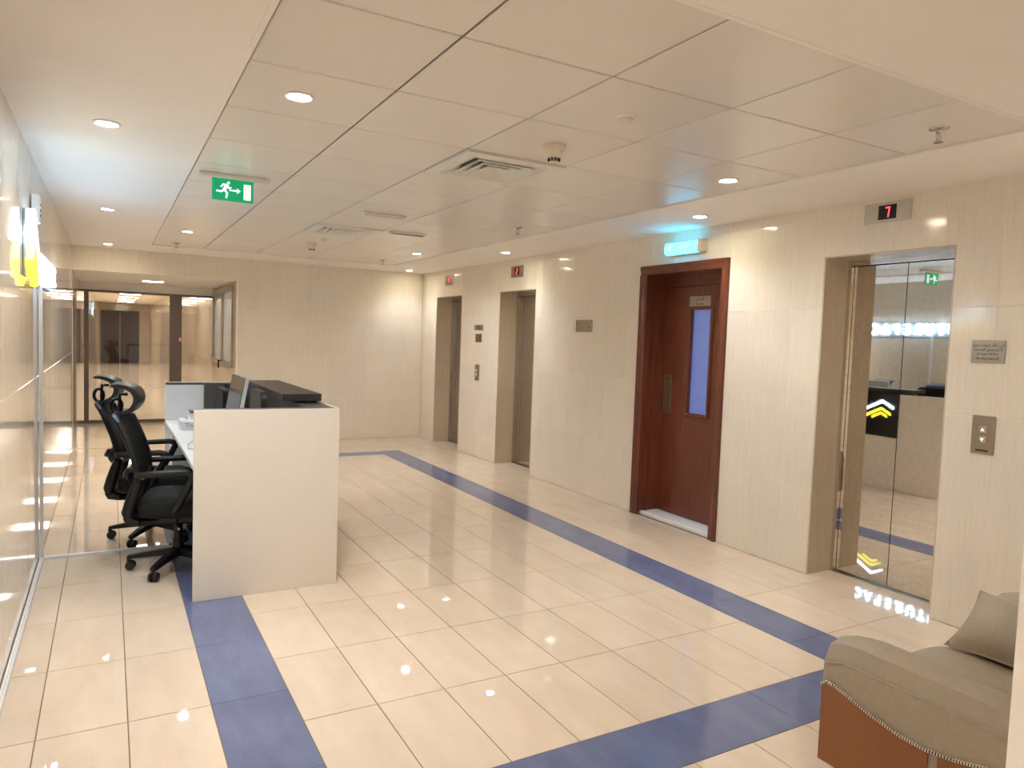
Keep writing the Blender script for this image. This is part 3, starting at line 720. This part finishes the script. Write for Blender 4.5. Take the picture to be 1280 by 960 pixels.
# things on the desk
mn = thing('monitor', (.78, 5.42, .75), 'slim silver-edged monitor tilted back on the white worktop', 'monitor')
def tilt(pts, px, pz, a):
    c, s = math.cos(a), math.sin(a)
    return [(px+(p[0]-px)*c+(p[2]-pz)*s, p[1], pz-(p[0]-px)*s+(p[2]-pz)*c) for p in pts]
def tbox(x0, x1, y0, y1, z0, z1, name, m, par, a=math.radians(10), pv=(.78, .98), bev=.002):
    b = MB().box(x0, x1, y0, y1, z0, z1, bev); b.v = tilt(b.v, pv[0], pv[1], a); return b.build(name, m, par)
tbox(.775, .80, 5.12, 5.70, .845, 1.20, 'housing', M['silver'], mn)
tbox(.771, .775, 5.126, 5.694, .86, 1.195, 'screen', M['screen'], mn)
MB().tube([(.80, 5.41, .99), (.86, 5.41, .93), (.86, 5.41, .765)], .022, 8).build('stand_neck', M['silver'], mn)
MB().box(.72, .92, 5.29, 5.53, .75, .766, .006).build('stand_foot', M['silver'], mn)
m2 = thing('desk_monitor', (.80, 4.62, .75), 'black round-cornered monitor on the worktop behind the near end panel', 'monitor')
def rounded(y0, y1, z0, z1, r, n=5):
    P = []
    for (cy_, cz_, a0) in ((y1-r, z1-r, 0), (y0+r, z1-r, 90), (y0+r, z0+r, 180), (y1-r, z0+r, 270)):
        for k in range(n+1):
            a = math.radians(a0+90*k/n); P.append((cy_+r*math.cos(a), cz_+r*math.sin(a)))
    return P
MB().prism(rounded(4.40, 4.78, .84, 1.155, .05), 'x', .79, .82).build('housing', M['black_plastic'], m2)
MB().prism(rounded(4.41, 4.77, .85, 1.145, .045), 'x', .787, .79).build('screen', M['black_plastic'], m2)
MB().tube([(.82, 4.60, .97), (.86, 4.60, .93), (.86, 4.60, .765)], .02, 8).build('stand_neck', M['black_plastic'], m2)
MB().box(.76, .94, 4.50, 4.70, .75, .764, .006).build('stand_foot', M['black_plastic'], m2)
bg = thing('black_bag', (.84, 6.2, .75), 'rounded black bag standing against the dark lining at the far desk corner', 'bag')
MB().prism(rounded(5.98, 6.42, .75, 1.045, .07), 'x', .78, .90).build('body', M['black_fabric'], bg)
MB().tube([(.84, 6.10, 1.04), (.84, 6.13, 1.075), (.84, 6.27, 1.075), (.84, 6.30, 1.04)], .009, 8).build('handle', M['black_fabric'], bg)
tb = thing('tissue_box', (.52, 6.0, .75), 'white tissue box with grey lettering on the white worktop', 'box')
MB().box(.47, .60, 5.86, 6.09, .75, .82, .004).build('carton', M['desk_white'], tb)
cr_ = MB().grid(lambda u, v: (.535+.04*(u-.5)+.012*math.sin(9*v), 5.975+.11*(v-.5)+.01*math.sin(11*u), .815+.045*math.sin(math.pi*v)*(.6+.4*math.sin(5*u+7*v))), 8, 8)
cr_.build('tissue', M['desk_white'], tb)
text_mb('The', .045, (.535, 5.86, .787), 'front', .001).build('lettering', plain('grey_print', (150, 152, 150), .6), tb)
pp = thing('paper_sheet', (.95, 4.62, .75), 'white paper sheet beside the black monitor', 'paper')
MB().grid(lambda u, v: (.50+.21*u, 4.60+.297*v, .751+.004*math.sin(3*u)*math.sin(4*v)), 4, 4).build('sheet', M['desk_white'], pp)
MB().grid(lambda u, v: (.505+.21*u, 4.605+.297*v, .7545+.004*math.sin(3*u)*math.sin(4*v)), 4, 4).build('sheet', M['desk_white'], pp)
cb = thing('white_cable', (.5, 5.0, .75), 'thin grey cable curving over the white worktop', 'cable')
MB().tube([(.62, 5.5, .753), (.52, 5.3, .753), (.46, 5.15, .753), (.44, 4.95, .753), (.48, 4.85, .753)], .0025, 6).build('cord', plain('cable_grey', (180, 184, 190), .5), cb)

# ------------------------------------------------------------------ office chairs
def make_chair(label):
    t = thing('office_chair', (0, 0, 0), label, 'chair', 'office chairs behind the desk')
    for k in range(5):
        a = math.radians(176+72*k); c, s = math.cos(a), math.sin(a)
        def along(r, z, off=0.0): return (c*r-s*off, s*r+c*off, z)
        L = MB()
        sec = [(.03, .125, .036, .030), (.17, .105, .026, .022), (.29, .085, .020, .014)]
        vs = []
        for (r, z, hw, hh) in sec: vs += [along(r, z-hh, -hw), along(r, z-hh, hw), along(r, z+hh*.5, hw*.7), along(r, z+hh*.5, -hw*.7)]
        fs = [(3, 2, 1, 0), (8, 9, 10, 11)]
        for i in range(2):
            for j in range(4): fs.append((i*4+j, i*4+(j+1) % 4, i*4+4+(j+1) % 4, i*4+4+j))
        L.add(vs, fs); leg = L.build('leg', M['black_plastic'], t)
        ca = MB().tube([along(.285, .085), along(.285, .05)], .012, 8)
        ca.build('caster_stem', M['black_plastic'], leg)
        wh = MB(); ctr = along(.275, .030)
        tdir = Vector((-s, c, 0)); R_ = [(-.026, .018), (-.024, .027), (-.008, .029), (-.006, .018), (.006, .018), (.008, .029), (.024, .027), (.026, .018)]
        vs = []; n = 16
        for (h, r) in R_:
            for j in range(n):
                g = 2*math.pi*j/n; vs.append(Vector(ctr)+tdir*h+Vector((c, s, 0))*r*math.cos(g)+Vector((0, 0, 1))*r*math.sin(g))
        fs = [(i*n+j, i*n+(j+1) % n, (i+1)*n+(j+1) % n, (i+1)*n+j) for i in range(len(R_)-1) for j in range(n)]+[list(range(n))[::-1], list(range((len(R_)-1)*n, len(R_)*n))]
        wh.add(vs, fs, True).build('caster_wheel', M['black_plastic'], leg)
    MB().lathe([(.045, .085), (.048, .12), (.032, .145), (.030, .20), (.026, .20), (.024, .30)], (0, 0, 0), 'z', 16).build('column', M['black_plastic'], t)
    MB().box(-.13, .10, -.09, .09, .30, .352, .012).build('tilt_mechanism', M['black_plastic'], t)
    MB().tube([(0, -.09, .325), (.02, -.20, .318), (.03, -.25, .312)], .007, 8).build('lever', M['chrome'], t)
    def seat(u, v):
        a, b = u*2-1, v*2-1
        def sq(q, e): return math.copysign(abs(q)**e, q)
        th, ph = math.pi*b/2, math.pi*a
        x = sq(math.cos(th), .35)*sq(math.cos(ph), .35)*.245; y = sq(math.cos(th), .35)*sq(math.sin(ph), .35)*.245; z = sq(math.sin(th), .6)*.068
        if x > .12: z -= (x-.12)*.28
        return (x+.035, y, .428+z)
    MB().grid(seat, 40, 14).build('seat', M['black_fabric'], t)
    prof = [(-.262, .335), (-.262, .40), (-.246, .46), (-.222, .54), (-.212, .60), (-.216, .68), (-.236, .76), (-.266, .84), (-.298, .92), (-.330, .985)]
    def back_x(z):
        for i in range(len(prof)-1):
            if prof[i][1] <= z <= prof[i+1][1]:
                k = (z-prof[i][1])/(prof[i+1][1]-prof[i][1]); return prof[i][0]+k*(prof[i+1][0]-prof[i][0])
        return prof[-1][0]
    # rounded back frame (closed loop) and mesh inside it
    loop = []
    zz = [.60, .66, .72, .78, .84, .90, .945]
    for z in zz: loop.append((back_x(z)+.012, -.215+.02*(z-.6), z))
    for yy in (-.16, -.08, 0, .08, .16): loop.append((back_x(.975)-.004-.018*(1-(yy/.16)**2), yy, .975))
    for z in zz[::-1]: loop.append((back_x(z)+.012, .215-.02*(z-.6), z))
    for yy in (.16, .08, 0, -.08, -.16): loop.append((back_x(.56)+.02-.03*(1-(yy/.16)**2), yy, .555))
    bf = MB().tube(loop, .020, 8, closed=True).build('back_frame', M['black_plastic'], t)
    MB().grid(lambda u, v: (back_x(.565+.40*v)+.012-.035*(1-(2*u-1)**2)*(1-.3*v), (-.205+.41*u), .565+.40*v), 10, 12).build('back_mesh', M['black_fabric'], t)
    MB().grid(lambda u, v: (back_x(.565+.40*v)+.018-.035*(1-(2*u-1)**2)*(1-.3*v), (-.205+.41*u), .565+.40*v), 10, 12).build('back_mesh', M['black_fabric'], t)
    # lower S-shaped supports from the frame down to the mechanism
    for s in (-1, 1):
        MB().tube([(-.190, s*.20, .62), (-.215, s*.19, .55), (-.240, s*.17, .47), (-.262, s*.145, .40), (-.255, s*.12, .345), (-.20, s*.09, .325), (-.10, s*.07, .325)],
                  [.026, .032, .036, .036, .032, .026, .022], 10).build('back_support', M['black_plastic'], t)
    MB().prism([(-.272, .41), (-.285, .36), (-.265, .325), (-.20, .315), (-.20, .345), (-.235, .36), (-.245, .41)], 'y', -.16, .16).build('support_shell', M['black_plastic'], t)
    MB().grid(lambda u, v: (-.262-.03*math.sin(math.pi*v)+.03*(2*u-1)**2, -.17+.34*u, .565+.10*v), 10, 6).build('lumbar_pad', M['black_plastic'], t)
    MB().tube([(-.225, -.165, .66), (-.262, -.155, .66), (-.285, -.10, .625), (-.29, 0, .615), (-.285, .10, .625), (-.262, .155, .66), (-.225, .165, .66)], .016, 8).build('lumbar_bracket', M['black_plastic'], t)
    # headrest: a pad that is convex towards the sitter, on a loop bracket
    arc = []
    for k in range(11):
        g = math.radians(100-200*k/10); arc.append((-.318+100e-3*math.cos(g)-(.03 if k < 3 else 0)*(3-k)/3, 1.078+.088*math.sin(g)))
    th = [.004+.013*math.sin(math.pi*min(1, (k+.6)/10.5)) for k in range(11)]
    n = len(arc); outer = []; innr = []
    for k in range(n):
        a, b = Vector(arc[max(0, k-1)]), Vector(arc[min(n-1, k+1)]); d = (b-a).normalized(); nn = Vector((-d.y, d.x))
        outer.append(Vector(arc[k])+nn*th[k]); innr.append(Vector(arc[k])-nn*th[k])
    ring_ = outer+innr[::-1]; hp = MB(); vs = []; ny = 9
    for j in range(ny):
        q = 2*j/(ny-1)-1; sc_ = 1-.06*abs(q)**3; y = .12*q
        for p in ring_: vs.append((-.318+(p.x+.318)*sc_, y, 1.078+(p.y-1.078)*(1-.05*abs(q)**3)))
    m_ = len(ring_)
    fs = [(j*m_+i, j*m_+(i+1) % m_, (j+1)*m_+(i+1) % m_, (j+1)*m_+i) for j in range(ny-1) for i in range(m_)]+[list(range(m_))[::-1], list(range((ny-1)*m_, ny*m_))]
    hp.add(vs, fs, True).build('headrest_pad', M['black_plastic'], t)
    lp = [(-.352+.030*math.cos(math.radians(a)), 0, 1.030+.044*math.sin(math.radians(a))) for a in range(0, 360, 30)]
    hb = MB().tube(lp, .011, 8, ry=2.2, closed=True).build('headrest_bracket', M['black_plastic'], t)
    MB().tube([(-.332, 0, .965), (-.336, 0, 1.03), (-.332, 0, 1.10), (-.29, 0, 1.10)], .010, 8).build('headrest_stem', M['black_plastic'], t)
    for s in (-1, 1):
        y = s*.275
        MB().tube([(-.205, s*.215, .640), (-.19, y, .648), (-.05, y, .655), (.07, y, .660), (.10, y, .650), (.108, y, .625), (.075, y, .555), (.03, s*.262, .47), (-.01, s*.22, .40), (-.02, s*.16, .365)],
                  [.015, .015, .015, .016, .017, .018, .018, .018, .018, .016], 10, ry=1.3).build('armrest', M['black_plastic'], t)
    return t
c2 = make_chair('black mesh office chair closest to the near end panel of the desk')
c1 = copy_tree(c2); c1['label'] = 'black mesh office chair further along the desk beside the floor trunking'
c2.location = (.385, 4.90, 0); c1.location = (.285, 5.69, 0); c1.rotation_euler = (0, 0, math.radians(-10)); c2.rotation_euler = (0, 0, math.radians(-11))

# ------------------------------------------------------------------ armchairs
def make_sofa(x0, wdt, yb, yf, label):
    """x0: outer face of the left arm; yf: front of the arms; chair looks towards +y"""
    t = thing('sofa', (x0+wdt/2, (yb+yf)/2, 0), label, 'sofa')
    def arm(a0, a1, outer):
        def f(u, v):
            # cross-section in x,z swept along y with softened ends
            y = yb+(yf-yb)*u; e = max(0, (u-.86)/.14); e2 = e*e
            P = [(a0, .085), (a0-.004, .30), (a0, .455), (a0+.03, .515), (a0+(a1-a0)*.5, .535), (a1-.03, .515), (a1, .47), (a1+.002, .30), (a1, .085)]
            k = v*(len(P)-1); i = min(int(k), len(P)-2); q = k-i
            x = P[i][0]+q*(P[i+1][0]-P[i][0]); z = P[i][1]+q*(P[i+1][1]-P[i][1])
            cxx = (a0+a1)/2; x = cxx+(x-cxx)*(1-.12*e2); z = z if z < .2 else z-.030*e2*((z-.2)/.33)
            return (x, y, z)
        mb = MB().grid(f, 14, 24)
        nv = 25
        mb.add([mb.v[14*nv+j] for j in range(nv)], [list(range(nv))]); mb.add([mb.v[j] for j in range(nv)], [list(range(nv))[::-1]])
        return mb.build('arm', M['taupe'], t)
    A = arm(x0, x0+.20, x0); B = arm(x0+wdt-.20, x0+wdt, x0+wdt)
    for (side, xf, sgn, pa) in ((0, x0, -1, A), (1, x0+wdt, 1, B)):
        cur = [(yf-.012, .355), (yf-.03, .368), (yf-.06, .368), (yf-.12, .352), (yf-.20, .330), (yf-.30, .312), (yf-.38, .310), (yf-.46, .322), (yf-.55, .345), (yb+.02, .37)]
        top = [(y, z) for y, z in cur]
        cut = yf-.385
        pan = [(y, z) for y, z in top if y >= cut]; pan.append((cut, .309))
        P = pan+[(cut, .09), (yf-.012, .09)]
        xa, xb = (xf-.010, xf+.004) if sgn < 0 else (xf-.004, xf+.010)
        MB().prism(P, 'x', xa, xb).build('side_panel', M['orange'], pa)
        P2 = [(yf-.415, .309)]+[(y, z) for y, z in top if y < yf-.415]+[(yb+.02, .09), (yf-.415, .09)]
        MB().prism(P2, 'x', xa, xb).build('side_panel', M['orange'], pa)
        xs_ = xf-.011 if sgn < 0 else xf+.011
        MB().tube([(xs_, y, z+.003) for y, z in top], .0035, 6).build('piping', M['text_dark'], pa)
        st = MB()
        for k in range(len(top)-1):
            n_ = max(2, int(abs(top[k+1][0]-top[k][0])/.008))
            for j in range(n_):
                q = j/n_; y = top[k][0]+q*(top[k+1][0]-top[k][0]); z = top[k][1]+q*(top[k+1][1]-top[k][1])
                st.box(xs_-.0045, xs_+.0045, y-.0018, y+.0018, z-.0005, z+.008)
        so = st.build('stitching', M['stitch'], pa); so['kind'] = 'stuff'
        MB().tube([(xf+sgn*.0015, yb+(yf-yb)*q, .457-(.024 if q > .96 else 0)) for q in (0, .3, .6, .9, .985)], .003, 6).build('seam', M['taupe'], pa)
    def pillow(xa, xb, ya, yb_, za, zb, name, bul=.03):
        cxx, cyy, czz = (xa+xb)/2, (ya+yb_)/2, (za+zb)/2
        def f(u, v):
            th, ph = math.pi*(v-.5), 2*math.pi*u
            def sq(q, e): return math.copysign(abs(q)**e, q)
            return (cxx+(xb-xa)/2*sq(math.cos(th), .3)*sq(math.cos(ph), .3), cyy+(yb_-ya)/2*sq(math.cos(th), .3)*sq(math.sin(ph), .3), czz+(zb-za)/2*sq(math.sin(th), .45))
        return MB().grid(f, 32, 12).build(name, M['taupe'], t)
    MB().box(x0+.20, x0+wdt-.20, yb, yf-.04, .085, .26, .01).build('seat_base', M['taupe'], t)
    for q in (0, 1): pillow(x0+.19+(wdt-.38)/2*q, x0+.19+(wdt-.38)/2*(q+1), yb+.15, yf-.04, .25, .425, 'seat_cushion')
    MB().box(x0+.02, x0+wdt-.02, yb, yb+.14, .10, .74, .03).build('backrest', M['taupe'], t)
    for q in (0, 1): pillow(x0+.18+(wdt-.36)/2*q, x0+.18+(wdt-.36)/2*(q+1), yb+.11, yb+.30, .40, .80, 'back_cushion')
    for lx in (x0+.07, x0+wdt-.07):
        for ly in (yb+.07, yf-.06): MB().lathe([(.018, 0), (.024, .086)], (lx, ly, 0), 'z', 12).build('leg', M['black_plastic'], t)
    return t
make_sofa(2.18, 1.27, .745, 1.575, 'taupe leather two-seat sofa with tan stitched side panels at the wall end')
cu = thing('throw_cushion', (2.862, 1.264, .425), 'plump taupe leather cushion leaning inside the sofa', 'cushion')
def cushion(c, lx, ly, t_, ang):
    mb = MB(); n = 18; ca, sa = math.cos(ang), math.sin(ang)
    for sgn in (1, -1):
        def g(u, v):
            a, b = 2*u-1, 2*v-1
            e = (1-abs(a)**2.6)*(1-abs(b)**2.6); pin = 1-.10*(1-abs(a)**2)*abs(b)-.0; pin2 = 1-.10*(1-abs(b)**2)*abs(a)
            x, y, z = a*lx/2*pin2, b*ly/2*pin, sgn*t_/2*max(0, e)**.55
            return (c[0]+x*ca-z*sa, c[1]+y, c[2]+x*sa+z*ca)
        mb.grid(g, n, n)
    return mb
cov = cushion((2.862, 1.264, .514), .28, .42, .17, math.radians(38)).build('cover', M['taupe'], cu)
rim = []
for k in range(48):
    q = k/12.0; i = int(q); r_ = q-i
    a, b = ((-1+2*r_, -1), (1, -1+2*r_), (1-2*r_, 1), (-1, 1-2*r_))[i]
    p1, p2 = 1-.10*(1-abs(a)**2)*abs(b), 1-.10*(1-abs(b)**2)*abs(a)
    x, y = a*.20*p2, b*.21*p1; x *= .70; rim.append((2.862+x*math.cos(math.radians(38)), 1.264+y, .514+x*math.sin(math.radians(38))))
MB().tube(rim, .004, 6, closed=True).build('piping', M['taupe'], cov)
